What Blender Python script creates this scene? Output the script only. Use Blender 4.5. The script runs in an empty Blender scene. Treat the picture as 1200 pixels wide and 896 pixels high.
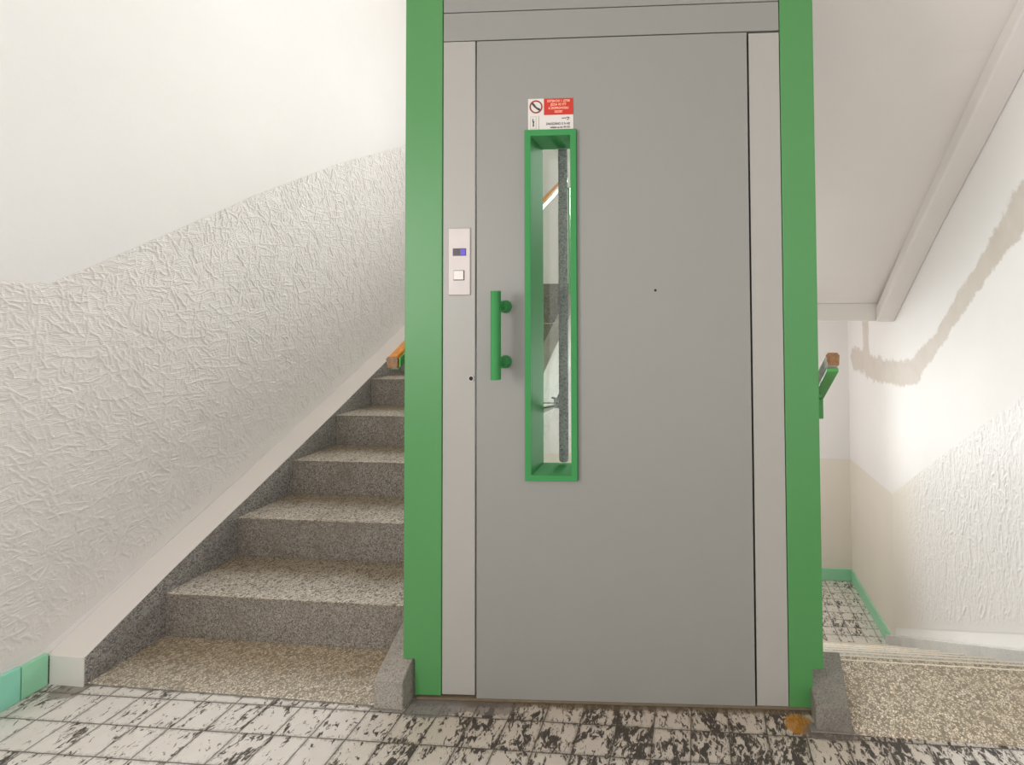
import bpy, bmesh, math, random
import numpy as np
from mathutils import Matrix, Vector
random.seed(7)
S = bpy.context.scene
C = S.collection
PI = math.pi

# ------------------------------------------------------------------ materials
def srgb(r, g, b):
    f = lambda c: (c/255/12.92) if c/255 <= .04045 else ((c/255+.055)/1.055)**2.4
    return (f(r), f(g), f(b), 1.0)

class NT:
    """small node-tree writer"""
    def __init__(s, name):
        s.m = bpy.data.materials.new(name); s.m.use_nodes = True
        s.t = s.m.node_tree; s.b = s.t.nodes['Principled BSDF']
    def n(s, typ, **kw):
        nd = s.t.nodes.new(typ)
        for k, v in kw.items():
            if k in ('op', 'operation'): nd.operation = v
            else: setattr(nd, k, v)
        return nd
    def l(s, a, b): s.t.links.new(a, b); return a
    def val(s, nd, i, v):
        if hasattr(v, 'links') or isinstance(v, bpy.types.NodeSocket): s.l(v, nd.inputs[i])
        else: nd.inputs[i].default_value = v
    def math(s, op, a, b=0.0, c=None, clamp=False):
        nd = s.n('ShaderNodeMath', op=op); nd.use_clamp = clamp
        s.val(nd, 0, a); s.val(nd, 1, b)
        if c is not None: s.val(nd, 2, c)
        return nd.outputs[0]
    def co(s):
        g = s.n('ShaderNodeTexCoord'); return g.outputs['Object']
    def xyz(s, v):
        g = s.n('ShaderNodeSeparateXYZ'); s.l(v, g.inputs[0]); return g.outputs
    def comb(s, x, y, z):
        g = s.n('ShaderNodeCombineXYZ'); s.val(g, 0, x); s.val(g, 1, y); s.val(g, 2, z); return g.outputs[0]
    def scalev(s, v, sc, loc=(0,0,0), rot=(0,0,0)):
        g = s.n('ShaderNodeMapping'); s.l(v, g.inputs[0]); g.inputs['Scale'].default_value = sc
        g.inputs['Location'].default_value = loc; g.inputs['Rotation'].default_value = rot
        return g.outputs[0]
    def noise(s, v, scale, detail=3, rough=.5, dist=0, color=False):
        g = s.n('ShaderNodeTexNoise'); s.l(v, g.inputs['Vector']); g.inputs['Scale'].default_value = scale
        g.inputs['Detail'].default_value = detail; g.inputs['Roughness'].default_value = rough
        g.inputs['Distortion'].default_value = dist
        return g.outputs['Color'] if color else g.outputs['Fac']
    def vor(s, v, scale, feature='F1', out='Distance', rnd=1):
        g = s.n('ShaderNodeTexVoronoi', feature=feature); s.l(v, g.inputs['Vector'])
        g.inputs['Scale'].default_value = scale; g.inputs['Randomness'].default_value = rnd
        return g.outputs[out]
    def step(s, v, a, b, o0=0., o1=1.):
        g = s.n('ShaderNodeMapRange'); g.interpolation_type = 'SMOOTHSTEP'; s.l(v, g.inputs[0])
        for i, x in enumerate((a, b, o0, o1)): g.inputs[i+1].default_value = x
        return g.outputs[0]
    def mix(s, f, a, b, mode='MIX'):
        g = s.n('ShaderNodeMix', data_type='RGBA', blend_type=mode)
        s.val(g, 0, f); s.val(g, 6, a); s.val(g, 7, b); return g.outputs[2]
    def bump(s, h, strength, dist, prev=None):
        g = s.n('ShaderNodeBump'); s.l(h, g.inputs['Height']); g.inputs['Strength'].default_value = strength
        g.inputs['Distance'].default_value = dist
        if prev is not None: s.l(prev, g.inputs['Normal'])
        s.l(g.outputs[0], s.b.inputs['Normal']); return g.outputs[0]
    def set(s, **kw):
        for k, v in kw.items(): s.val(s.b, s.b.inputs.find(k.replace('_', ' ')), v)
        return s.m

def plain(name, col, rough=.5, spec=.5, metal=0, var=.06, nscale=3, bump=0, bscale=200):
    m = NT(name); co = m.co()
    n = m.noise(co, nscale, 4, .6)
    d = tuple(c*(1-var) for c in col[:3])+(1,); e = tuple(min(1, c*(1+var)) for c in col[:3])+(1,)
    m.set(Base_Color=m.mix(n, d, e), Roughness=rough, Metallic=metal, Specular_IOR_Level=spec)
    if bump: m.bump(m.noise(co, bscale, 2), bump, .001)
    return m.m

def mat_plaster(name, col, patch=False, rough=.6):
    m = NT(name); co = m.co()
    n1 = m.noise(co, 1.3, 5, .6); n2 = m.noise(co, 14, 4, .6)
    c = m.mix(m.step(n1, .35, .7), tuple(x*.965 for x in col[:3])+(1,), col)
    c = m.mix(m.step(n2, .55, .8, 0, .35), c, tuple(x*.95 for x in col[:3])+(1,))
    if patch:
        a = m.n('ShaderNodeAttribute'); a.attribute_name = 'filler'
        w = m.math('ADD', a.outputs['Fac'], m.math('MULTIPLY', m.math('SUBTRACT', m.noise(m.scalev(co, (1, .8, .8)), 13, 8, .8), .5), 1.1))
        mask = m.step(w, .38, .56)
        c = m.mix(m.math('MULTIPLY', mask, .85), c, m.mix(m.noise(co, 9, 4), srgb(196, 184, 172), srgb(214, 206, 196)))
    m.set(Base_Color=c, Roughness=rough, Specular_IOR_Level=.35)
    b = m.bump(m.noise(co, 9, 6, .6), .22, .006)
    m.bump(m.noise(co, 130, 3, .6), .12, .001, b)
    return m.m

def mat_dado(name, col, vertical=False):
    m = NT(name); co = m.co()
    n1 = m.noise(co, 2, 4, .6)
    c = m.mix(n1, tuple(x*.95 for x in col[:3])+(1,), col)
    if vertical:   # colour blends to beige towards the half landing
        c = m.mix(m.step(m.xyz(co)[1], 3.2, 3.9), c, srgb(232, 225, 214))
    m.set(Base_Color=c, Roughness=.38, Specular_IOR_Level=.5)
    # fine combing left by the trowel
    blk = m.vor(co, 9, out='Color')
    q = m.xyz(co)
    tilt = m.math('MULTIPLY', m.math('SUBTRACT', m.xyz(blk)[0], .5), .5)
    u = m.math('ADD', q[2], m.math('MULTIPLY', q[1], tilt))
    u = m.math('ADD', u, m.math('MULTIPLY', m.noise(co, 25, 2), .01))
    w = m.math('SINE', m.math('MULTIPLY', u if not vertical else m.math('ADD', q[1], m.math('MULTIPLY', q[2], tilt)), 2*PI/.0055))
    b = m.bump(w, .55, .0006)
    m.bump(m.noise(co, 160, 3, .65), .35, .0012, b)
    return m.m

def mat_terrazzo(name, chip_a, chip_b, gap, scale=150, dirt_tint=None, dirt_tint_amt=.5, bump=.5, contrast=.5, graded=None):
    m = NT(name); co = m.co()
    cw = m.mix(.0035, co, m.noise(co, 90, 2, color=True))
    col = m.xyz(m.vor(cw, scale, out='Color'))
    edge = m.vor(cw, scale, 'DISTANCE_TO_EDGE')
    c = m.mix(m.step(col[0], .1, .9), chip_a, chip_b)
    darkchip = m.step(col[1], 1-contrast*.35, 1-contrast*.35+.05)
    c = m.mix(m.math('MULTIPLY', darkchip, .8), c, gap)
    wide = m.math('MULTIPLY', m.noise(co, scale*.35, 2), .24)
    c = m.mix(m.math('MULTIPLY', m.math('LESS_THAN', edge, wide), contrast), c, gap)
    n = m.noise(co, 6, 5, .65)
    dm = m.step(n, .4, .7)
    if graded:    # paler at the nosing, browner towards the back of each tread
        y0, g = graded; q = m.xyz(co)
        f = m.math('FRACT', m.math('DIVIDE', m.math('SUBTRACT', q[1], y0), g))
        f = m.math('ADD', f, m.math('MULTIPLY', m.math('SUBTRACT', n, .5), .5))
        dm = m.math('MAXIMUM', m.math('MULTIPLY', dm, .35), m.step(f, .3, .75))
    c = m.mix(m.math('MULTIPLY', dm, dirt_tint_amt), c, m.mix(1, c, dirt_tint, 'MULTIPLY') if graded else (dirt_tint or gap))
    m.set(Base_Color=c, Roughness=.6, Specular_IOR_Level=.4)
    h = m.math('ADD', m.step(edge, 0, .2), m.math('MULTIPLY', m.noise(co, 90, 3), .6))
    m.bump(h, bump, .0015)
    return m.m

def mat_tiles(name, x0, y0, dx, dy, shear=0., near=None, extra=0.):
    m = NT(name); co = m.co(); q = m.xyz(co)
    X = m.math('DIVIDE', m.math('SUBTRACT', q[0], x0), dx)
    Y = m.math('DIVIDE', m.math('SUBTRACT', m.math('SUBTRACT', q[1], y0), m.math('MULTIPLY', q[0], shear)), dy)
    wob = m.math('MULTIPLY', m.math('SUBTRACT', m.noise(co, 30, 2), .5), .03)
    X = m.math('ADD', X, wob); Y = m.math('ADD', Y, wob)
    fx = m.math('FRACT', X); fy = m.math('FRACT', Y)
    ix = m.math('FLOOR', X); iy = m.math('FLOOR', Y)
    ex = m.math('MINIMUM', fx, m.math('SUBTRACT', 1, fx)); ey = m.math('MINIMUM', fy, m.math('SUBTRACT', 1, fy))
    e = m.math('MINIMUM', ex, ey)
    grout = m.step(e, .006, .022, 1, 0)
    wn = m.n('ShaderNodeTexWhiteNoise', noise_dimensions='2D'); m.l(m.comb(ix, iy, 0), wn.inputs['Vector'])
    rnd = wn.outputs['Color']; rv = wn.outputs['Value']
    off = m.mix(1.0, co, m.mix(1.0, rnd, (9, 9, 9, 1), 'MULTIPLY'), 'ADD')
    # worn flecks, drawn out along each tile's own grain
    rot = m.n('ShaderNodeVectorRotate', rotation_type='Z_AXIS'); m.l(off, rot.inputs['Vector'])
    m.l(m.math('ADD', m.math('MULTIPLY', rv, .7), -.5), rot.inputs['Angle'])
    st = m.scalev(rot.outputs[0], (1, .52, 1))
    f1 = m.noise(st, 85, 6, .68, .8)
    f2 = m.noise(st, 24, 4, .6, .4)
    amount = m.math('ADD', m.math('MULTIPLY', m.math('SUBTRACT', rv, .5), .07), extra)
    graded = amount
    if near:   # more worn in front of the lift
        g = m.math('MULTIPLY', m.step(q[0], -1.15, -.55), m.step(q[0], .75, 1.4, 1, 0))
        graded = m.math('ADD', amount, m.math('MULTIPLY', g, .045))
    fl = m.math('ADD', m.math('ADD', m.math('MULTIPLY', f1, .58), m.math('MULTIPLY', f2, .42)), graded)
    mask = m.step(fl, .539, .565)
    base = m.mix(m.noise(co, 20, 4), srgb(214, 208, 199), srgb(234, 229, 222))
    dark = m.mix(m.step(fl, .55, .60), srgb(116, 108, 97), srgb(40, 34, 30))
    c = m.mix(m.math('MULTIPLY', mask, .92), base, dark)
    c = m.mix(m.math('MULTIPLY', grout, .85), c, srgb(74, 66, 56))
    c = m.mix(m.step(m.math('ADD', e, m.math('MULTIPLY', m.math('SUBTRACT', f1, .5), .5)), -.02, .09, .45, 0), c, srgb(100, 92, 80))
    if near:
        ax, ay, bx = near
        # trodden-in grime fanning out from the lift door
        d = m.math('SUBTRACT', ay, m.math('SUBTRACT', q[1], m.math('MULTIPLY', q[0], .0513)))
        g2 = m.math('MULTIPLY', m.step(m.math('ADD', d, m.math('MULTIPLY', m.math('SUBTRACT', m.noise(co, 16, 4), .5), .1)), .0, .5, 1, 0), m.math('MULTIPLY', m.step(q[0], -1.1, -.72), m.step(q[0], .42, .8, 1, 0)))
        c = m.mix(m.math('MULTIPLY', g2, .62), c, m.mix(1, c, srgb(176, 158, 132), 'MULTIPLY'))
        # grey cement left at the foot of the lift
        dd = m.math('ADD', d, m.math('MULTIPLY', m.math('SUBTRACT', m.noise(co, 22, 5, .7), .5), .05))
        edge = m.math('MULTIPLY', m.step(dd, .012, .026, 1, 0), m.math('MULTIPLY', m.step(q[0], -1.0, -.98), m.step(q[0], .42, .44, 1, 0)))
        c = m.mix(m.math('MULTIPLY', edge, .85), c, srgb(96, 82, 62))
        def blob(cx, cy, rx, ry, colr, am, lo=.8, hi=1.05):
            global_ = m.math('POWER', m.math('DIVIDE', m.math('SUBTRACT', q[0], cx), rx), 2.0)
            g_ = m.math('POWER', m.math('DIVIDE', m.math('SUBTRACT', q[1], cy), ry), 2.0)
            r_ = m.math('ADD', m.math('SQRT', m.math('ADD', global_, g_)), m.math('MULTIPLY', m.math('SUBTRACT', m.noise(co, 45, 5, .7), .5), .9))
            return m.math('MULTIPLY', m.step(r_, lo, hi, 1, 0), am)
        c = m.mix(blob(-.80, 1.375, .12, .045, None, .85), c, m.mix(m.noise(co, 60, 3), srgb(92, 88, 86), srgb(140, 134, 128)))
        c = m.mix(blob(-.62, 1.385, .09, .03, None, .7), c, srgb(104, 96, 88))
        c = m.mix(blob(.275, 1.405, .045, .035, None, .85), c, srgb(168, 112, 24))
        c = m.mix(blob(.36, 1.385, .09, .03, None, .8), c, srgb(108, 100, 92))
        c = m.mix(blob(-1.95, 1.335, .055, .04, None, .75), c, srgb(120, 112, 102))
        edge2 = m.math('MULTIPLY', m.step(m.math('ADD', q[1], m.math('MULTIPLY', m.math('SUBTRACT', m.noise(co, 30, 4), .5), .02)), 1.352, 1.36), m.step(q[0], -.97, -.95, 1, 0))
        c = m.mix(m.math('MULTIPLY', edge2, .8), c, srgb(116, 112, 106))
    m.set(Base_Color=c, Roughness=m.math('ADD', .32, m.math('MULTIPLY', mask, .35)), Specular_IOR_Level=.45)
    b = m.bump(m.math('MULTIPLY', grout, -1), .6, .002)
    m.bump(m.math('MULTIPLY', mask, -1), .4, .0012, b)
    return m.m

def mat_glass(name):
    m = bpy.data.materials.new(name); m.use_nodes = True; t = m.node_tree
    for n in list(t.nodes): t.nodes.remove(n)
    o = t.nodes.new('ShaderNodeOutputMaterial'); mx = t.nodes.new('ShaderNodeMixShader')
    tr = t.nodes.new('ShaderNodeBsdfTransparent'); gl = t.nodes.new('ShaderNodeBsdfGlossy')
    tr.inputs[0].default_value = (.95, .97, .95, 1); gl.inputs['Roughness'].default_value = .03
    fr = t.nodes.new('ShaderNodeFresnel'); fr.inputs[0].default_value = 1.45
    t.links.new(fr.outputs[0], mx.inputs[0]); t.links.new(tr.outputs[0], mx.inputs[1]); t.links.new(gl.outputs[0], mx.inputs[2])
    t.links.new(mx.outputs[0], o.inputs[0]); return m

def mat_emit(name, col, st, base=(0, 0, 0, 1)):
    m = NT(name); m.set(Base_Color=base, Roughness=.3, Emission_Color=col, Emission_Strength=st); return m.m

def mat_wood(name, a, b):
    m = NT(name); co = m.co()
    n = m.noise(m.scalev(co, (60, 5, 60)), 1.5, 5, .65, .5)
    c = m.mix(m.step(n, .3, .7), a, b)
    c = m.mix(m.step(m.noise(co, 45, 4), .6, .75, 0, .6), c, tuple(x*.5 for x in a[:3])+(1,))
    m.set(Base_Color=c, Roughness=.35, Specular_IOR_Level=.5); m.bump(n, .2, .001)
    return m.m

M = dict(
    white=mat_plaster('white_wall_paint', srgb(236, 233, 231)),
    white_patch=mat_plaster('white_wall_paint_with_filler', srgb(240, 237, 235), True),
    ceil=mat_plaster('soffit_paint', srgb(230, 223, 218), rough=.75),
    smooth=mat_plaster('smooth_dado_paint', srgb(226, 222, 214), rough=.5),
    beige=mat_plaster('beige_dado_paint', srgb(232, 225, 214), rough=.45),
    dado=mat_dado('textured_dado_paint', srgb(232, 227, 223)),
    dado_r=mat_dado('textured_dado_paint_right', srgb(236, 233, 231), True),
    cap=plain('cream_stringer_paint', srgb(234, 228, 221), .45, var=.03, bump=.15),
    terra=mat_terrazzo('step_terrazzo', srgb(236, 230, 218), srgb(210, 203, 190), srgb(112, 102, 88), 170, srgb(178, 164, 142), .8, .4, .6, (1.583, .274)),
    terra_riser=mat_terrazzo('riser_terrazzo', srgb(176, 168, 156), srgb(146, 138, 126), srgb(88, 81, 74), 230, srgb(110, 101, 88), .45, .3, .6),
    terra_land=mat_terrazzo('landing_terrazzo', srgb(236, 224, 202), srgb(206, 194, 172), srgb(132, 120, 100), 150, srgb(200, 184, 158), .2, .45, .8),
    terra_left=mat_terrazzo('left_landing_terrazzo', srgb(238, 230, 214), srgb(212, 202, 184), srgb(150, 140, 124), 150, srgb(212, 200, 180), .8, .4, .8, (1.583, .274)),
    terra_glare=mat_terrazzo('glare_step_terrazzo', srgb(226, 221, 212), srgb(200, 194, 184), srgb(138, 130, 120), 200, srgb(190, 182, 170), .4, .3, .5),  # window glare on the descending treads put into the paler colour
    nosing=plain('pale_nosing_edge', srgb(226, 216, 198), .5, var=.1, nscale=50),
    terra_str=mat_terrazzo('stringer_terrazzo', srgb(196, 192, 186), srgb(168, 164, 158), srgb(98, 94, 90), 220, srgb(128, 124, 120), .5, .45, .7),
    conc=mat_terrazzo('worn_concrete', srgb(172, 166, 155), srgb(150, 144, 133), srgb(110, 103, 93), 300, srgb(126, 119, 107), .6, .3, .35),
    conc_dark=mat_terrazzo('dark_worn_concrete', srgb(146, 140, 130), srgb(128, 122, 112), srgb(96, 90, 82), 300, srgb(108, 102, 92), .6, .3, .35),
    conc_light=mat_terrazzo('pale_concrete', srgb(222, 220, 216), srgb(208, 206, 202), srgb(176, 173, 168), 300, srgb(194, 191, 187), .5, .2, .25),
    cement=plain('brown_cement_joint', srgb(104, 90, 70), .8, var=.3, nscale=40, bump=.5),
    tiles=mat_tiles('worn_floor_tiles', .078, 1.2655, .1043, .0935, .018, (0, 1.439, 0)),
    tiles_low=mat_tiles('worn_floor_tiles_lower', .08, 3.80, .1043, .1, 0., None, .012),
    mint=plain('mint_baseboard_paint', srgb(150, 222, 196), .2, var=.05, nscale=6),
    mint2=plain('green_baseboard_paint', srgb(156, 218, 180), .2, var=.05, nscale=6),
    green=plain('green_lacquer', srgb(76, 138, 77), .4, var=.05, nscale=2, bump=.05),
    green_in=plain('green_window_trim', srgb(62, 138, 78), .6, .2, var=.04, nscale=4),
    green_rail=plain('green_rail_paint', srgb(70, 150, 70), .35, var=.12, nscale=25, bump=.2),
    grey=plain('grey_door_paint', srgb(141, 140, 133), .42, var=.025, nscale=2.5, bump=.05, bscale=400),
    grey2=plain('grey_frame_paint', srgb(163, 160, 152), .42, var=.03, nscale=2.5, bump=.05, bscale=400),
    dark=plain('dark_gap', srgb(30, 28, 26), .8),
    steel=plain('brushed_steel', srgb(182, 174, 168), .45, metal=.3, var=.12, nscale=14),
    button=plain('button_white', srgb(222, 216, 208), .4),
    glass=mat_glass('clear_glass'),
    strip=mat_terrazzo('grimy_black_strip', srgb(150, 152, 148), srgb(180, 182, 176), srgb(96, 98, 96), 300, srgb(60, 60, 58), .4, .8, .3),
    pale=plain('pale_edge', srgb(205, 215, 190), .5),
    red=plain('sticker_red', srgb(192, 38, 12), .4, var=.05),
    stick=plain('sticker_white', srgb(214, 208, 200), .4, var=.03),
    ink=plain('sticker_ink', srgb(62, 58, 56), .5),
    ring=plain('sticker_ring', srgb(140, 44, 26), .4),
    pinkwhite=plain('sticker_lettering', srgb(250, 190, 160), .4),
    wood=mat_wood('orange_wood', srgb(190, 112, 22), srgb(218, 142, 34)),
    woodend=mat_wood('brown_wood_end', srgb(112, 76, 40), srgb(146, 104, 58)),
    varnish=mat_wood('worn_grey_varnish', srgb(170, 160, 148), srgb(205, 198, 188)),
    winframe=plain('white_window_frame', srgb(235, 235, 232), .4),
    disp_off=plain('display_dark', srgb(52, 42, 46), .2),
    disp_on=mat_emit('display_blue', (.12, .04, .75, 1), .35, (.02, .01, .1, 1)),
    lamp=mat_emit('lamp_diffuser', (1, .96, .9, 1), 2.0, (.8, .8, .8, 1)),
)

# ------------------------------------------------------------------ mesh helpers
class MB:
    def __init__(s): s.bm = bmesh.new(); s.mats = []; s.cur = 0
    def mat(s, name):
        m = M[name]
        if m not in s.mats: s.mats.append(m)
        s.cur = s.mats.index(m); return s
    def face(s, vs):
        f = s.bm.faces.new(vs); f.material_index = s.cur; return f
    def hull(s, lo, hi):   # two equal loops
        a = [s.bm.verts.new(p) for p in lo]; b = [s.bm.verts.new(p) for p in hi]
        s.face(list(reversed(a))); s.face(b); n = len(a)
        for i in range(n): s.face((a[i], a[(i+1) % n], b[(i+1) % n], b[i]))
        return s
    def box(s, x0, x1, y0, y1, z0, z1):
        return s.hull([(x0, y0, z0), (x1, y0, z0), (x1, y1, z0), (x0, y1, z0)], [(x0, y0, z1), (x1, y0, z1), (x1, y1, z1), (x0, y1, z1)])
    def prism_x(s, poly, x0, x1):   # poly in (y,z)
        return s.hull([(x0, y, z) for y, z in poly], [(x1, y, z) for y, z in poly])
    def prism_y(s, poly, y0, y1):   # poly in (x,z)
        return s.hull([(x, y0, z) for x, z in poly], [(x, y1, z) for x, z in poly])
    def cyl(s, a, b, r, n=24, r2=None):
        a, b = Vector(a), Vector(b); d = (b-a).normalized()
        u = d.orthogonal().normalized(); v = d.cross(u); r2 = r if r2 is None else r2
        return s.hull([a+u*r*math.cos(t)+v*r*math.sin(t) for t in [2*PI*i/n for i in range(n)]],
                      [b+u*r2*math.cos(t)+v*r2*math.sin(t) for t in [2*PI*i/n for i in range(n)]])
    def ring_y(s, cx, cz, y0, y1, r0, r1, n=40):
        P = [[s.bm.verts.new((cx+r*math.cos(2*PI*i/n), y, cz+r*math.sin(2*PI*i/n))) for i in range(n)] for r, y in ((r0, y0), (r1, y0), (r1, y1), (r0, y1))]
        for i in range(n):
            for k in range(4): s.face((P[k][i], P[k][(i+1) % n], P[(k+1) % 4][(i+1) % n], P[(k+1) % 4][i]))
        return s
    def build(s, name, parent=None, bevel=0, seg=2, smooth=False, loc=None):
        bmesh.ops.recalc_face_normals(s.bm, faces=s.bm.faces)
        me = bpy.data.meshes.new(name); s.bm.to_mesh(me); s.bm.free()
        for m in s.mats: me.materials.append(m)
        o = bpy.data.objects.new(name, me); C.objects.link(o)
        if parent is not None: o.parent = parent
        if loc is not None: o.location = loc
        if smooth:
            for p in me.polygons: p.use_smooth = True
            md = o.modifiers.new('edges', 'EDGE_SPLIT'); md.split_angle = R(40)
        if bevel:
            b = o.modifiers.new('bevel', 'BEVEL'); b.width = bevel; b.segments = seg; b.limit_method = 'ANGLE'; b.angle_limit = R(35)
            b.harden_normals = False
        return o
R = math.radians
def mb(mat): return MB().mat(mat)
def empty(name, loc, rz=0, **kw):
    o = bpy.data.objects.new(name, None); C.objects.link(o); o.location = loc; o.rotation_euler = (0, 0, rz)
    o.empty_display_size = .1; tag(o, **kw); return o
def tag(o, label=None, category=None, group=None, kind=None):
    for k, v in (('label', label), ('category', category), ('group', group), ('kind', kind)):
        if v: o[k] = v
    return o
def struct(o, label=None): o['kind'] = 'structure'; (label and o.__setitem__('label', label)); return o
def rel(parent, o):    # keep world-space mesh coordinates under an Empty placed at loc
    o.parent = parent; o.matrix_parent_inverse = Matrix.Translation(parent.location).inverted() if not parent.rotation_euler.z else (Matrix.Translation(parent.location) @ Matrix.Rotation(parent.rotation_euler.z, 4, 'Z')).inverted()
    return o

# ------------------------------------------------------------------ main dimensions (metres)
XW, XR = -2.056, 1.493          # left and right stairwell walls
YB = 4.919                      # back wall
G1, R1, D1 = .274, .1546, 1.583 # flight going up
G2, R2, D2 = .2616, .1654, 1.664# flight going down
ZL = -9*R2                      # lower half landing
ZU = 9*R1                       # upper half landing
XS = -1.9246                    # inner face of left stringer
YBE = 3.79                      # edge beam of the upper half landing
TOP = 4.3

# ------------------------------------------------------------------ setting
def interp(pts, v): return np.interp(v, [p[0] for p in pts], [p[1] for p in pts])

wl = struct(mb('white').box(XW-.15, XW, -1.6, YB+.15, ZL-.2, TOP).build('wall_left'))
# right wall as a fine grid with a mask of the filled repair on it
def grid_sheet(name, x, ys, zlo, zhi, nz, h, mat, parent, flip, attr=None):
    ny = len(ys); t = np.linspace(0, 1, nz)
    Y = np.repeat(ys[:, None], nz, 1); Z = zlo[:, None]+(zhi-zlo)[:, None]*t[None, :]
    H = h(Y, Z)
    co = np.stack([np.full_like(Y, x)+(H if not flip else -H), Y, Z], -1).reshape(-1, 3)
    me = bpy.data.meshes.new(name)
    i = np.arange(ny*nz).reshape(ny, nz)
    q = np.stack([i[:-1, :-1], i[1:, :-1], i[1:, 1:], i[:-1, 1:]], -1).reshape(-1, 4)
    if flip: q = q[:, ::-1]
    me.vertices.add(len(co)); me.vertices.foreach_set('co', co.ravel())
    me.loops.add(q.size); me.loops.foreach_set('vertex_index', q.ravel().astype(np.int32))
    me.polygons.add(len(q)); me.polygons.foreach_set('loop_start', (np.arange(len(q))*4).astype(np.int32))
    me.polygons.foreach_set('loop_total', np.full(len(q), 4, np.int32))
    me.polygons.foreach_set('use_smooth', np.ones(len(q), bool))
    me.update(calc_edges=True); me.materials.append(M[mat])
    if attr is not None:
        a = me.attributes.new('filler', 'FLOAT', 'POINT'); a.data.foreach_set('value', attr(Y, Z).ravel().astype(np.float32))
    o = bpy.data.objects.new(name, me); C.objects.link(o)
    if parent: o.parent = parent
    return o

def filler(Y, Z):
    cen = [(2.20, 1.72), (2.325, 1.63), (2.61, 1.40), (2.90, 1.17), (3.16, .95), (3.50, .72), (3.745, .68), (4.22, .67), (4.73, .70)]
    half = [.12, .115, .075, .065, .06, .10, .11, .125, .125]
    d = np.full(Y.shape, 9.)
    for (a, b, ha, hb) in zip(cen[:-1], cen[1:], half[:-1], half[1:]):
        ax, ay = a; bx, by = b; L2 = (bx-ax)**2+(by-ay)**2
        t = np.clip(((Y-ax)*(bx-ax)+(Z-ay)*(by-ay))/L2, 0, 1)
        dd = np.hypot(Y-ax-t*(bx-ax), Z-ay-t*(by-ay))/(ha+(hb-ha)*t)
        d = np.minimum(d, dd)
    # short upright run of filler near the back corner
    dd = np.hypot(np.maximum(0, np.abs(Y-4.42)-.05)/.07, np.maximum(0, np.abs(Z-.95)-.18)/.07)+.45
    d = np.minimum(d, dd)
    return np.clip(1.55-d, 0, 1)*.66
ys = np.linspace(1.6, YB, 200)
wr = struct(mb('white').box(XR+.004, XR+.15, -1.6, YB+.15, ZL-.2, TOP).box(XR, XR+.004, -1.6, 1.6, ZL-.2, TOP).build('wall_right'))
grid_sheet('plaster_face', XR, ys, np.full(200, ZL), np.full(200, 3.2), 260, lambda Y, Z: 0*Y, 'white_patch', wr, True, filler)

# back wall with two window openings behind the lift
w1 = (-.95, .95, 2.15, 3.65); w2 = (-.75, .75, -.45, .85)
b = mb('white'); y0, y1 = YB, YB+.3
b.box(XW, w1[0], y0, y1, ZL-.2, TOP).box(w1[1], XR, y0, y1, ZL-.2, TOP)
b.box(w1[0], w1[1], y0, y1, w1[3], TOP).box(w1[0], w1[1], y0, y1, w2[3], w1[2]).box(w1[0], w1[1], y0, y1, ZL-.2, w2[2])
b.box(w1[0], w2[0], y0, y1, w2[2], w2[3]).box(w2[1], w1[1], y0, y1, w2[2], w2[3])
wb = struct(b.build('wall_back'))
def window(i, w):
    x0, x1, z0, z1 = w; f = .05; b = mb('winframe'); y = YB+.14
    e = struct(empty('window_%d' % i, ((x0+x1)/2, y, z0)))
    b.box(x0, x0+f, y, y+.05, z0, z1).box(x1-f, x1, y, y+.05, z0, z1).box(x0+f, x1-f, y, y+.05, z0, z0+f).box(x0+f, x1-f, y, y+.05, z1-f, z1)
    b.box(-.03, .03, y+.002, y+.048, z0+f, z1-f)
    rel(e, b.build('window_frame', bevel=.004))
    rel(e, mb('glass').box(x0+f, x1-f, y+.02, y+.026, z0+f, z1-f).build('pane'))
window(1, w1); window(2, w2)

# floors
fl = struct(mb('tiles').box(XW, XR, -1.6, 1.5, -.25, 0).build('floor'))
struct(mb('tiles_low').box(XW, XR, D2+8*G2+.004, YB, ZL-.2, ZL).build('floor'))
# upper half landing slab with its edge beam
b = mb('ceil').box(XW, XR, YBE, YB, 1.21, ZU).box(XW, XR, YBE, YBE+.22, 1.073, 1.21)
struct(b.build('floor', bevel=.006))
struct(mb('ceil').box(XW, XR, -1.6, 1.3, 2.72, 2.78+.1).build('ceiling'))
struct(mb('ceil').box(XW, XR, 1.3, YB, TOP, TOP+.1).build('ceiling'))

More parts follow.
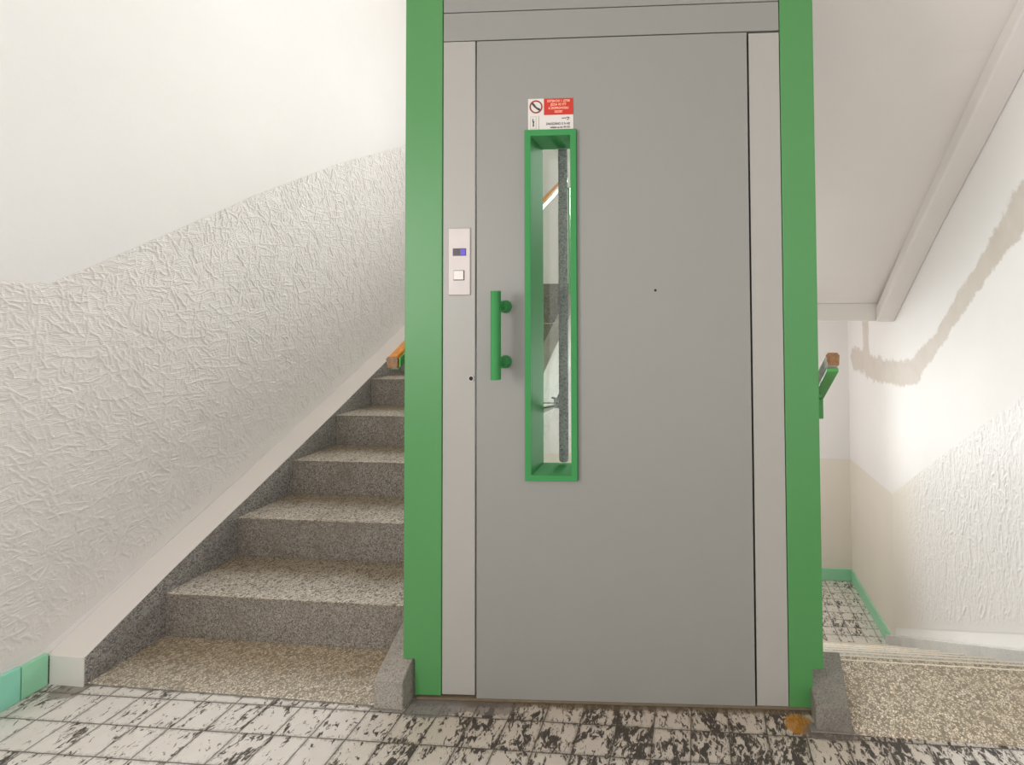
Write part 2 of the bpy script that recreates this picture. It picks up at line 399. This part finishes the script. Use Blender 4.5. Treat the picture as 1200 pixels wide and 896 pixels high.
# ---- rough trowelled dado: ridges raised out of the sheet
def relief(y0, y1, z0, z1, res, strokes, seed, kind):
    rng = np.random.default_rng(seed)
    W, Hh = int((y1-y0)/res)+1, int((z1-z0)/res)+1
    A = np.zeros((W, Hh), np.float32)
    for k in range(strokes):
        cy, cz = rng.uniform(y0, y1), rng.uniform(z0, z1)
        u = rng.random()
        if kind == 'left':
            if u < .34: a = rng.normal(R(-62), R(14)); L = rng.uniform(.012, .05); hh = rng.uniform(.5, 1.); w = rng.uniform(.0012, .0024)
            elif u < .55: a = rng.normal(R(88), R(9)); L = rng.uniform(.015, .05); hh = rng.uniform(.4, .9); w = rng.uniform(.0012, .0022)
            elif u < .84: a = rng.normal(R(3), R(9)); L = rng.uniform(.02, .07); hh = rng.uniform(.3, .75); w = rng.uniform(.0011, .002)
            else: a = rng.uniform(0, PI); L = rng.uniform(.01, .035); hh = rng.uniform(.4, .9); w = rng.uniform(.0011, .0021)
        else:
            if u < .7: a = rng.normal(R(85), R(16)); L = rng.uniform(.02, .06)
            else: a = rng.uniform(0, PI); L = rng.uniform(.01, .03)
            hh = rng.uniform(.5, 1.); w = rng.uniform(.0025, .005)
        c, s = math.cos(a), math.sin(a); bend = rng.normal(0, .12)*L
        m = L+.012
        i0, i1 = int((cy-m-y0)/res), int((cy+m-y0)/res)+1; j0, j1 = int((cz-m-z0)/res), int((cz+m-z0)/res)+1
        i0, j0 = max(i0, 0), max(j0, 0); i1, j1 = min(i1, W), min(j1, Hh)
        if i1-i0 < 2 or j1-j0 < 2: continue
        yy = y0+np.arange(i0, i1)*res-cy; zz = z0+np.arange(j0, j1)*res-cz
        YY, ZZ = np.meshgrid(yy, zz, indexing='ij')
        p = YY*c+ZZ*s; q = -YY*s+ZZ*c+bend*np.cos(p/L*PI/2)+.0016*np.sin(p*170+k)
        end = np.clip((L-np.abs(p))/.006, 0, 1)
        prof = np.where(q > 0, np.exp(-(q/w)**2), np.exp(-(q/(w*2.2))**2))   # steep on one side, dragged on the other
        A[i0:i1, j0:j1] = np.maximum(A[i0:i1, j0:j1]*.96, hh*prof*end)
    def f(Y, Z):
        a = np.clip((Y-y0)/res, 0, W-1.001); b = np.clip((Z-z0)/res, 0, Hh-1.001)
        i = a.astype(int); j = b.astype(int); fa = a-i; fb = b-j
        return A[i, j]*(1-fa)*(1-fb)+A[i+1, j]*fa*(1-fb)+A[i, j+1]*(1-fa)*fb+A[i+1, j+1]*fa*fb
    return f
strtop = [(1.353, .09), (1.6, .228), (1.939, .401), (2.442, .663), (2.70, .803), (2.987, .957), (3.8, 1.41)]
hi_l = [(-2, 1.266), (1.34, 1.266), (1.375, 1.288), (1.427, 1.319), (1.689, 1.487), (2.053, 1.724), (2.594, 2.046), (3.21, 2.361), (3.75, 2.64), (3.85, 2.66), (9, 2.66)]
lo_l = [(-2, .11), (1.34, .11), (1.36, .12), (1.6, .235), (1.939, .408), (2.442, .670), (2.70, .81), (2.987, .964), (3.8, 1.42), (3.85, 1.5), (9, 1.5)]
fL = relief(.95, 3.6, 0, 2.5, .0015, 21000, 3, 'left')
def hL(Y, Z):
    lo = interp(lo_l, Y); hi = interp(hi_l, Y)
    fade = np.clip((Z-lo-.028)/.03, 0, 1)*np.clip((Y-.95)/.05, 0, 1)*np.clip((hi-Z)/.004, 0, 1)
    un = .0009*np.sin(Y*37+np.sin(Z*23)*2)*np.sin(Z*31+Y*9)
    return .0015+(fL(Y, Z)*.0054+un)*fade
ys = np.linspace(1.0, 3.45, 1400)
grid_sheet('textured_dado', XW, ys, interp(lo_l, ys), interp(hi_l, ys), 580, hL, 'dado', wl, False)
for a, c in ((-1.6, 1.0), (3.45, YB)):
    ys = np.linspace(a, c, 60); grid_sheet('textured_dado', XW, ys, interp(lo_l, ys), interp(hi_l, ys), 8, lambda Y, Z: .0015+0*Y, 'dado', wl, False)
# right side
nosR = lambda y: -(y-D2)/G2*R2
hi_r = [(1.6, 1.26), (2.361, .762), (2.701, .537), (3.163, .231), (3.891, -.262)]
lo_r = [(1.6, .08), (1.7, .10), (3.891, nosR(3.891)+.13)]
fR = relief(1.9, 4.0, -1.5, 1.2, .0035, 8500, 5, 'right')
def hR(Y, Z):
    lo = interp(lo_r, Y)
    fade = np.clip((Z-lo-.03)/.05, 0, 1)*np.clip((3.80-Y)/.35, 0.08, 1)
    return .0015+fR(Y, Z)*.0042*fade
ys = np.linspace(1.9, 3.891, 560)
grid_sheet('textured_dado', XR, ys, interp(lo_r, ys), interp(hi_r, ys), 340, hR, 'dado_r', wr, True)
ys = np.linspace(3.891, YB, 12)
grid_sheet('painted_dado', XR, ys, np.full(12, ZL), interp([(3.891, -.262), (YB, -.304)], ys), 4, lambda Y, Z: .0015+0*Y, 'beige', wr, True)
o = mb('beige').box(XW, XR, YB-.0015, YB, ZL, -.308).build('painted_dado', wb)

# baseboards
b = struct(empty('baseboard_left', (XW, 0, 0)))
o = mb('mint').box(XW, XW+.014, -.4, 1.285, .001, .103).build('baseboard_board', b, bevel=.002); rel(b, o)
o = mb('mint2').box(XW, XW+.014, 1.2875, 1.347, .001, .1).build('baseboard_board', b, bevel=.002); rel(b, o); o['label'] = 'short greener end piece'
struct(mb('mint2').box(XR-.014, XR, 3.80, YB, ZL, ZL+.112).build('baseboard_right', bevel=.002))
struct(mb('mint2').box(.2, XR-.014, YB-.014, YB, ZL, ZL+.112).build('baseboard_back', bevel=.002))

# ------------------------------------------------------------------ stairs
def step(parent, x0, x1, y, z, g, r, d, last=False):
    """one step: riser face at y, tread at z+r, tread running g in direction +y*d"""
    b = MB(); a = y; c = y+d*g
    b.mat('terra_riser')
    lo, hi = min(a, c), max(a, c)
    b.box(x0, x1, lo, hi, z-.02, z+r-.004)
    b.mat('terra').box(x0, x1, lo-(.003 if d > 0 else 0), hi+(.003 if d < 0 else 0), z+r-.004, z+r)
    return rel(parent, b.build('step', bevel=.0035))

# flight going up on the left
st = empty('staircase', ((XS-.955)/2, D1, 0), label='flight of worn grey terrazzo steps climbing on the left of the lift', category='staircase')
for k in range(9): step(st, XS, -.955, D1+k*G1, k*R1, G1 if k < 8 else .02, R1, 1)
und = [(D1+.3, -.02), (YBE, 1.20-.1), (YBE, 1.23), (D1-.004, -.02)]
rel(st, mb('ceil').prism_x([(D1+.05, -.021), (D1+.4, -.021), (3.78, 1.075), (3.78, 1.2)], XS, -.90).build('underside'))
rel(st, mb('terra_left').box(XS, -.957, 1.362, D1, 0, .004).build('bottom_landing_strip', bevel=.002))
# left wall stringer: white painted top, rough grey side
poly = strtop + [(3.8, 1.2), (1.62, -.02), (1.353, 0)]
b = MB(); b.mat('terra_str').prism_x([(y, z-.003) if (y, z) in strtop else (y, z) for y, z in poly], XW+.001, XS)
o = rel(st, b.build('stringer', bevel=.002))
b = mb('cap')
tp = [(1.3525, .0)] + [(1.3525, .09)] + strtop[1:]
b.prism_x(strtop + [(y, z-.004) for y, z in reversed(strtop)], XW+.0012, XS+.0006)
b.box(XW+.012, XS+.0006, 1.3505, 1.354, .0, .09)
o = rel(st, b.build('stringer_cap')); o['label'] = 'cream painted top of the stringer'
# stringer on the lift side, block at its foot
up = lambda y: .086+(y-1.352)*.56
b = mb('conc').prism_x([(1.35, 0), (1.35, .084), (1.37, .098), (3.75, up(3.75)), (3.75, up(3.75)-.36), (1.8, -.02)], -.956, -.866)
rel(st, b.build('lift_side_stringer', bevel=.004))
rel(st, mb('conc_dark').box(-.962, -.858, 1.345, 1.39, 0, .0035).build('mortar_foot', bevel=.002))

# flight going down on the right
XD0, XD1 = .42, 1.386
sd = empty('staircase', ((XD0+XD1)/2, D2, 0), label='flight of terrazzo steps going down on the right of the lift', category='staircase')
rel(sd, mb('terra_land').box(XD0, XR-.008, 1.383, D2-.012, -.2, .004).box(XD0, XD1, D2-.012, D2, -.2, .004).mat('nosing').box(XD0, XD1, D2-.002, D2+.005, -.02, .0045).build('top_landing_strip', bevel=.002))
for k in range(8):
    z = -k*R2; y = D2+k*G2
    b = mb('terra_riser').box(XD0, XD1, y+.002, y+G2+.001, z-R2-.18, z-R2-.004)
    b.mat('terra_glare' if k > 0 else 'terra_land').box(XD0, XD1, y, y+G2+.004, z-R2-.004, z-R2)
    b.mat('nosing').box(XD0, XD1, y+G2+.004, y+G2+.012, z-R2-.02, z-R2)
    rel(sd, b.build('step', bevel=.0015))
zt = lambda y: nosR(y)+.045
b = mb('conc_light').prism_x([(1.70, zt(1.70)), (3.80, zt(3.80)+.03), (3.80, ZL), (3.6, ZL-.1), (1.70, -.3)], XD1, XR-.0005)
o = rel(sd, b.build('stringer', bevel=.003)); o['label'] = 'pale grey wall stringer'
# lift-side kerb: level block at the head of the flight, then falling with it
b = mb('conc_dark').hull([(.318, 1.388, 0), (.417, 1.388, 0), (.455, 1.70, 0), (.325, 1.70, 0)], [(.318, 1.388, .064), (.405, 1.388, .067), (.442, 1.60, .071), (.325, 1.60, .071)])
b.prism_x([(1.70, 0), (1.60, .06), (3.75, nosR(3.75)+.03), (3.75, nosR(3.75)-.3), (1.70, -.3)], .33, .419)
rel(sd, b.build('lift_side_stringer', bevel=.004))
rel(sd, mb('conc_dark').box(.302, .432, 1.380, 1.41, 0, .0035).build('mortar_foot', bevel=.002))

# flight above on the right, seen from below
s3 = empty('staircase', (.9, YBE, ZU), label='white plastered underside of the upper flight sloping overhead on the right', category='staircase')
sof = [(3.79, 1.212), (3.05, 1.76), (2.30, 2.34), (1.55, 2.80)]
rel(s3, mb('ceil').prism_x(sof + [(1.55, 2.90), (2.0, 2.70), (3.05, 1.89), (3.79, 1.36)], .36, XR-.001).build('soffit_slab', smooth=False))
edge = [(3.79, 1.066), (3.076, 1.65), (2.302, 2.235), (1.55, 2.79)]
rel(s3, mb('ceil').prism_x(edge + [(y, z+.11) for y, z in reversed(edge)], 1.358, XR-.001).build('wall_stringer', bevel=.008))
for k in range(9):
    y = 3.78-k*.2
    rel(s3, mb('terra').box(.36, XR-.008, y-.2, y, ZU+k*R1+.0, ZU+(k+1)*R1).build('step', bevel=.003))

# handrails
def rail(name, label, x0, x1, y0, y1, z0, slope, h, mats, gside):
    e = empty(name, ((x0+x1)/2, y0, z0), label=label, category='handrail')
    def sec(y):
        z = z0+(y-y0)*slope; return z
    b = MB().mat(mats[0]); t = .006
    za, zb = sec(y0), sec(y1)
    ins = .006
    lo = [(x0+ins, y0+.004, za-h), (x1-.002, y0+.004, za-h), (x1, y0+.004, za-.008), (x1-.006, y0+.004, za), (x0+.006, y0+.004, za), (x0, y0+.004, za-.008)]
    hi = [(x, y1, z-za+zb) for x, _, z in lo]
    b.hull(lo, hi)
    rel(e, b.build('rail', bevel=.002))
    b = MB().mat('woodend'); b.hull([(x, y0, z) for x, y, z in lo], [(x, y0+.004, z) for x, y, z in lo])
    o = rel(e, b.build('end_face', bevel=.001)); o['label'] = 'brown sawn end'
    # green steel flat under the wood
    b = MB().mat('green_rail'); g0, g1 = gside
    zz = lambda y: sec(y)-h-.001
    b.hull([(g0, y0+.012, zz(y0+.012)), (g1, y0+.012, zz(y0+.012)), (g1, y0+.012, zz(y0+.012)-.012), (g0, y0+.012, zz(y0+.012)-.012)],
           [(g0, y1, zz(y1)), (g1, y1, zz(y1)), (g1, y1, zz(y1)-.012), (g0, y1, zz(y1)-.012)])
    rel(e, b.build('steel_flat', bevel=.002))
    return e, sec
rl, sec = rail('handrail', 'orange wooden handrail end beside the flight going up', -1.026, -.984, 1.5, 3.6, 1.017, .564, .037, ('wood',), (-1.015, -.988))
b = mb('green_rail').hull([(-.983, 1.506, 1.018-.035), (-.978, 1.506, 1.018-.035), (-.978, 1.506, 1.012), (-.983, 1.506, 1.012)], [(-.983, 3.6, sec(3.6)-.035), (-.978, 3.6, sec(3.6)-.035), (-.978, 3.6, sec(3.6)-.006), (-.983, 3.6, sec(3.6)-.006)])
rel(rl, b.build('side_flat'))
for y in (1.60, 2.55, 3.5):
    z = sec(y)-.05
    b = mb('green_rail').box(-1.0, -.938, y, y+.03, z-.012, z+.002).box(-.95, -.938, y, y+.03, up(y)+.004, z-.012)
    rel(rl, b.build('stanchion', bevel=.002))
rr, sec2 = rail('handrail', 'worn wooden handrail with green underside beside the flight going down', .377, .416, 1.45, 3.5, 1.035, -.632, .037, ('varnish',), (.382, .416))
for y in (1.60, 2.5, 3.4):
    z = sec2(y)-.05
    b = mb('green_rail').box(.352, .40, y, y+.03, z-.014, z).box(.352, .364, y, y+.03, min(.06, nosR(y)+.03), z-.014)
    rel(rr, b.build('stanchion', bevel=.002))
b = mb('green_rail').box(.392, .416, 1.640, 1.650, sec2(1.64)-.115, sec2(1.64)-.045)
rel(rr, b.build('end_tab', bevel=.003))

# ------------------------------------------------------------------ the lift
TH = math.atan(.0513)
lift = empty('elevator_shaft', (-.27, 1.4249, 0), TH, label='green and grey steel lift shaft with a grey door and narrow window', category='elevator')
def lp(o): o.parent = lift; return o
SL, SR, IL, IR = -.623, .628, -.505, .528
DEP = .95
def poly_plate(pts, y0, y1, mat): return mb(mat).prism_y(pts, y0, y1)
# front posts, notched over the kerbs
lp(poly_plate([(IL-.001, .012), (IL-.001, 2.95), (SL, 2.95), (SL, .118), (SL+.036, .118), (SL+.036, .012)], 0, .018, 'green').box(SL+.05, IL-.01, .018, .09, .012, 2.95).build('corner_post', bevel=.002))
lp(poly_plate([(IR+.001, .0), (SR-.031, .0), (SR-.031, .117), (SR, .117), (SR, 2.95), (IR+.001, 2.95)], 0, .018, 'green').box(IR+.01, SR-.05, .018, .09, .0, 2.95).build('corner_post', bevel=.002))
for x0, x1 in ((SL+.078, SL+.108), (SR-.09, SR-.06)):
    lp(mb('green').box(x0, x1, DEP-.03, DEP, .25, 2.95).build('corner_post', bevel=.002))
# grey portal
lp(mb('grey2').box(IL+.001, -.4035, .002, .06, .015, 2.0015).build('door_jamb', bevel=.0012))
lp(mb('grey2').box(.4362, IR-.001, .002, .06, .003, 1.9975).build('door_jamb', bevel=.0012))
lp(mb('grey').box(IL+.001, IR-.001, .002, .06, 2.0042, 2.0915).build('header_panel', bevel=.0012))
lp(mb('grey').box(IL+.001, IR-.001, .002, .06, 2.0945, 2.95).build('upper_panel', bevel=.0012))
lp(mb('dark').box(IL-.002, -.4, .045, .075, 0.02, 2.95).box(.43, IR+.002, .045, .075, .02, 2.95).box(-.4, .43, .045, .075, 1.99, 2.95).build('backing_frame'))
lp(mb('cement').box(SL+.04, SR-.035, -.004, .08, 0, .008).build('sill', bevel=.003))
# shaft walls: glass between slim green rails, open at the back landing side
for x in (SL+.09, SR-.078):
    lp(mb('glass').box(x, x+.006, .09, DEP-.03, .25, 2.9).build('glass_panel'))
    lp(mb('green').box(x-.008, x+.016, .09, DEP-.03, 2.9, 2.95).build('side_beam', bevel=.002))
lp(mb('glass').box(SL+.108, SR-.09, DEP-.02, DEP-.014, .25, 2.9).build('glass_panel'))
lp(mb('green').box(SL+.108, SR-.09, DEP-.03, DEP-.005, 2.9, 2.95).build('rear_beam', bevel=.002))
# door leaf with an opening for the window
DL, DR, DB, DT = -.3975, .4300, .006, 1.9990
wx0, wx1, wz0, wz1 = -.228, -.105, .672, 1.697
b = mb('grey').box(DL, wx0, .0, .045, DB, DT).box(wx1, DR, .0, .045, DB, DT).box(wx0, wx1, 0, .045, wz1, DT).box(wx0, wx1, 0, .045, DB, wz0)
bmesh.ops.remove_doubles(b.bm, verts=b.bm.verts, dist=1e-5)
door = lp(b.build('lift_door'))
dk = mb('dark').cyl((.1484, -.0006, 1.2236), (.1484, .001, 1.2236), .004, 16); dk.build('dent', door)['label'] = 'small dark mark on the door'
# window trim: face frame, deep reveal
ox0, ox1, oz0, oz1 = -.246, -.0875, .6565, 1.7155
def frame(b, A, B, y0, y1):   # A outer, B inner rectangles
    (a0, a1, c0, c1), (p0, p1, q0, q1) = A, B
    O = [(a0, c0), (a1, c0), (a1, c1), (a0, c1)]; I = [(p0, q0), (p1, q0), (p1, q1), (p0, q1)]
    V = [[b.bm.verts.new((x, y, z)) for x, z in P] for P, y in ((O, y0), (I, y0), (I, y1), (O, y1))]
    for i in range(4):
        for k in range(4): b.face((V[k][i], V[k][(i+1) % 4], V[(k+1) % 4][(i+1) % 4], V[(k+1) % 4][i]))
b = mb('green_in'); frame(b, (ox0, ox1, oz0, oz1), (wx0+.001, wx1-.001, wz0+.001, wz1-.001), -.012, .0)
wf = b.build('window_frame', door, bevel=.0015)
b = mb('green_in'); A_ = (wx0+.0004, wx1-.0004, wz0+.0004, wz1-.0004); B_ = (wx0+.0075, wx1-.003, wz0+.003, wz1-.003)
def rect(r, y): a0, a1, c0, c1 = r; return [b.bm.verts.new(p) for p in ((a0, y, c0), (a1, y, c0), (a1, y, c1), (a0, y, c1))]
q0, q1, q2, q3 = rect((wx0+.0014, wx1-.0014, wz0+.0014, wz1-.0014), -.001), rect(B_, .1055), rect(A_, .1055), rect(A_, -.001)
for P_, Q_ in ((q0, q1), (q1, q2), (q2, q3), (q3, q0)):
    for i in range(4): b.face((P_[i], P_[(i+1) % 4], Q_[(i+1) % 4], Q_[i]))
b.build('window_reveal', door)
mb('glass').box(wx0+.007, wx1-.0028, .098, .102, wz0+.0025, wz1-.0025).build('window_pane', door)
b = mb('strip'); sx0, sx1 = -.1675, -.1380
n = 12; pts = [(sx1, 1.692), (sx0, 1.692)]+[((sx0+sx1)/2-(sx1-sx0)/2*math.cos(PI*i/n), .690-.0105*math.sin(PI*i/n)) for i in range(n+1)]
b.prism_y(pts, .0925, .0978)
b.build('seal_strip', door, bevel=.001)['label'] = 'grimy dark strip down the pane'
# handle
b = mb('green_in').cyl((-.3155, -.062, .966), (-.3155, -.062, 1.2236), .0145, 32)
for z in (1.0115, 1.1785):
    b.cyl((-.3085, -.0, z), (-.3095, -.030, z), .0195, 32, .0165); b.cyl((-.3095, -.030, z), (-.313, -.060, z), .0085, 20)
b.build('door_handle', door, smooth=True, bevel=.0012)
# sticker
b = mb('stick').box(-.2374, -.0978, -.0012, 0, 1.7165, 1.8142)
b.mat('red').box(-.1882, -.0978, -.002, -.0011, 1.7632, 1.8138)
b.mat('ring').ring_y(-.2127, 1.7892, -.002, -.0011, .0160, .0202)
def disk(b, cx, cz, r, y0, y1, n=24): b.cyl((cx, y0, cz), (cx, y1, cz), r, n)
b.mat('ink')
arc = []
for i in range(9):
    t = i/8; arc.append((-.2215+.019*t, 1.7975-.0165*t+.003*math.sin(PI*t*1.0)*-1, .0026+.0008*abs(math.cos(PI*t))))
for (xa, za, ra), (xb, zb, rb) in zip(arc[:-1], arc[1:]):
    dx, dz = xb-xa, zb-za; L = math.hypot(dx, dz); nx, nz = -dz/L, dx/L
    b.prism_y([(xa+nx*ra, za+nz*ra), (xb+nx*rb, zb+nz*rb), (xb-nx*rb, zb-nz*rb), (xa-nx*ra, za-nz*ra)], -.0021, -.0012)
for cx, cz, r in ((-.2225, 1.7985, .0034), (-.2035, 1.7812, .0036)): disk(b, cx, cz, r, -.0021, -.0012, 12)
b.box(-.2300, -.2296, -.0016, -.0011, 1.7215, 1.7585).box(-.2045, -.2036, -.0016, -.0011, 1.7185, 1.7610)
b.box(-.2300, -.2100, -.0016, -.0011, 1.7585, 1.7589).box(-.2300, -.2100, -.0016, -.0011, 1.7211, 1.7215)
b.prism_y([(-.2235, 1.752), (-.2215, 1.7545), (-.2205, 1.744), (-.2175, 1.747), (-.2195, 1.737), (-.2185, 1.731), (-.2215, 1.726), (-.2235, 1.731), (-.2225, 1.738), (-.2240, 1.744)], -.0016, -.0011)
b.box(-.2125, -.2120, -.0016, -.0011, 1.7235, 1.7565)
# little logo
b.prism_y([(-.1190, 1.7560), (-.1115, 1.7560), (-.1090, 1.7525), (-.1150, 1.7455), (-.1185, 1.7500), (-.1165, 1.7500), (-.1150, 1.7480), (-.1115, 1.7520), (-.1125, 1.7535), (-.1190, 1.7535)], -.0016, -.0011)
stk = b.build('sticker', door)
def text(s, x, z, size, mat, y, align='CENTER', sx=1.0):
    cu = bpy.data.curves.new('t', 'FONT'); cu.body = s; cu.size = size; cu.align_x = align; cu.extrude = .0002; cu.offset = size*.02; cu.resolution_u = 3
    o = bpy.data.objects.new('t', cu); C.objects.link(o)
    bpy.context.view_layer.update()
    me = bpy.data.meshes.new_from_object(o.evaluated_get(bpy.context.evaluated_depsgraph_get()))
    bpy.data.objects.remove(o); bpy.data.curves.remove(cu)
    me.transform(Matrix.Translation((x, y, z)) @ Matrix.Rotation(PI/2, 4, 'X') @ Matrix.Diagonal((sx, 1, 1, 1)))
    me.materials.clear(); me.materials.append(M[mat]); return me
def lettering(rows, mat, y, name):
    bm = bmesh.new()
    for r in rows:
        me = text(*r[:4], mat, y, *r[4:]); bm.from_mesh(me); bpy.data.meshes.remove(me)
    me = bpy.data.meshes.new(name); bm.to_mesh(me); bm.free(); me.materials.append(M[mat])
    o = bpy.data.objects.new(name, me); C.objects.link(o); o.parent = door; return o
lettering([('DETEM DO 1. LETIM', -.1430, 1.8025, .0098, 'CENTER', .80), ('JÍZDA VE VÝT', -.1430, 1.7915, .0100, 'CENTER', .80),
           ('A DOPROVODU', -.1430, 1.7805, .0100, 'CENTER', .85), ('OSOBY', -.1430, 1.7695, .0098, 'CENTER', .80)], 'pinkwhite', -.0023, 'red_panel_lettering')
lettering([('servis', -.1200, 1.7510, .0060, 'RIGHT', 1.0), ('ZAKÁZÁNO X N 4X', -.1075, 1.7325, .0100, 'RIGHT', .82), ('volejte na tel. 00 XX', -.1075, 1.7225, .0082, 'RIGHT', .90)], 'ink', -.0016, 'white_panel_lettering')
# call panel
b = mb('steel').box(-.4868, -.4165, -.002, .004, 1.2138, 1.4214)
cp = lp(b.build('call_panel', bevel=.003))
b = mb('disp_off').box(-.4712, -.4300, -.003, -.0015, 1.3352, 1.3580).build('display', cp)
b = mb('disp_on').box(-.4470, -.4318, -.0034, -.0028, 1.3372, 1.3560).build('lit_digit', cp)
mb('dark').box(-.4690, -.4350, -.0026, -.0015, 1.2600, 1.2905).build('button_surround', cp)
mb('button').box(-.4675, -.4368, -.0055, -.002, 1.2620, 1.2890).build('call_button', cp, bevel=.0008)
# lock in the jamb
lp(mb('dark').cyl((-.4145, -.0005, .961), (-.4145, .004, .961), .0075, 20).build('key_hole'))
lp(mb('steel').ring_y(-.4145, .961, -.0015, .003, .0065, .0095).build('key_ring'))
# clamp and cable seen through the pane
b = mb('strip')
for k in range(9):
    cx, cz = -.176+random.uniform(-.012, .014), .868+random.uniform(-.02, .02); w_ = random.uniform(.004, .009)
    b.cyl((cx, .118, cz), (cx+random.uniform(-.004, .004), .14, cz), w_, 7)
b.cyl((-.172, .13, .872), (-.200, .13, .880), .0035, 8)
lp(b.build('cable_clamp'))
for dz, e in ((0, .006), (-.008, -.004)):
    lp(mb('dark').cyl((-.178, .13, .862+dz), (-.235, .13, .856+dz+e), .0016, 8).build('cable'))
lp(mb('stick').prism_y([(-.235, .826), (-.235, .848), (-.150, .868), (-.150, .862)], .131, .133).build('deflector_plate'))

# ------------------------------------------------------------------ light
W = bpy.data.worlds.new('daylight'); S.world = W; W.use_nodes = True
W.node_tree.nodes['Background'].inputs[0].default_value = (.98, .975, 1, 1)
W.node_tree.nodes['Background'].inputs[1].default_value = .80
def area(name, loc, rot, sx, sy, power, col=(1, 1, 1)):
    l = bpy.data.lights.new(name, 'AREA'); l.shape = 'RECTANGLE'; l.size = sx; l.size_y = sy; l.energy = power; l.color = col
    o = bpy.data.objects.new(name, l); C.objects.link(o); o.location = loc; o.rotation_euler = rot; return o
area('upper_window_daylight', (0, YB+.28, 2.9), (R(-90), 0, 0), 1.85, 1.45, 104, (.99, .98, 1))
area('lower_window_daylight', (0, YB+.28, .2), (R(-90), 0, 0), 1.45, 1.25, 56, (.99, .98, 1))
l = bpy.data.lights.new('shaft_fill', 'POINT'); l.energy = 9; l.shadow_soft_size = .3; l.color = (1, .99, .96)  # unseen fill added to lighten the stringer and beam behind the glass
o = bpy.data.objects.new('shaft_fill', l); C.objects.link(o); o.location = (-.25, 1.9, 2.7)
l = bpy.data.lights.new('back_wall_fill', 'POINT'); l.energy = 9; l.shadow_soft_size = .15; l.color = (1, .99, .97)  # unseen fill added to brighten the back and right walls
o = bpy.data.objects.new('back_wall_fill', l); C.objects.link(o); o.location = (-.2, 4.1, .75)
area('landing_left_fill', (XW+.03, -.85, 1.5), (0, R(-90), 0), 1.3, 1.1, 30, (1, .99, 1))  # unseen fill light added on the left; no window is built here

# ------------------------------------------------------------------ camera
f, px, py, pitch, roll, yaw, H = 561.1366, 762.2168, 351.2171, .0244, -.0081, .0953, 1.1599
right = Vector((math.cos(yaw), math.sin(yaw), 0)); fw0 = Vector((-math.sin(yaw), math.cos(yaw), 0)); up0 = Vector((0, 0, 1))
fwd = fw0*math.cos(pitch)+up0*math.sin(pitch); upv = up0*math.cos(pitch)-fw0*math.sin(pitch)
r_ = right*math.cos(roll)+upv*math.sin(roll); u_ = upv*math.cos(roll)-right*math.sin(roll)
cam = bpy.data.cameras.new('camera'); co = bpy.data.objects.new('camera', cam); C.objects.link(co)
mtx = Matrix((r_, u_, -fwd)).transposed().to_4x4(); mtx.translation = (0, 0, H); co.matrix_world = mtx
cam.sensor_width = 36; cam.sensor_fit = 'HORIZONTAL'; cam.lens = f*36/1200
cam.shift_x = (600-px)/1200; cam.shift_y = (py-448)/1200; cam.clip_start = .05
S.camera = co
S.view_settings.view_transform = 'Standard'; S.view_settings.look = 'None'; S.view_settings.gamma = 1; S.view_settings.use_curve_mapping = False
S.view_settings.exposure = 0.76
S.cycles.max_bounces = 12; S.cycles.diffuse_bounces = 6; S.cycles.transparent_max_bounces = 16
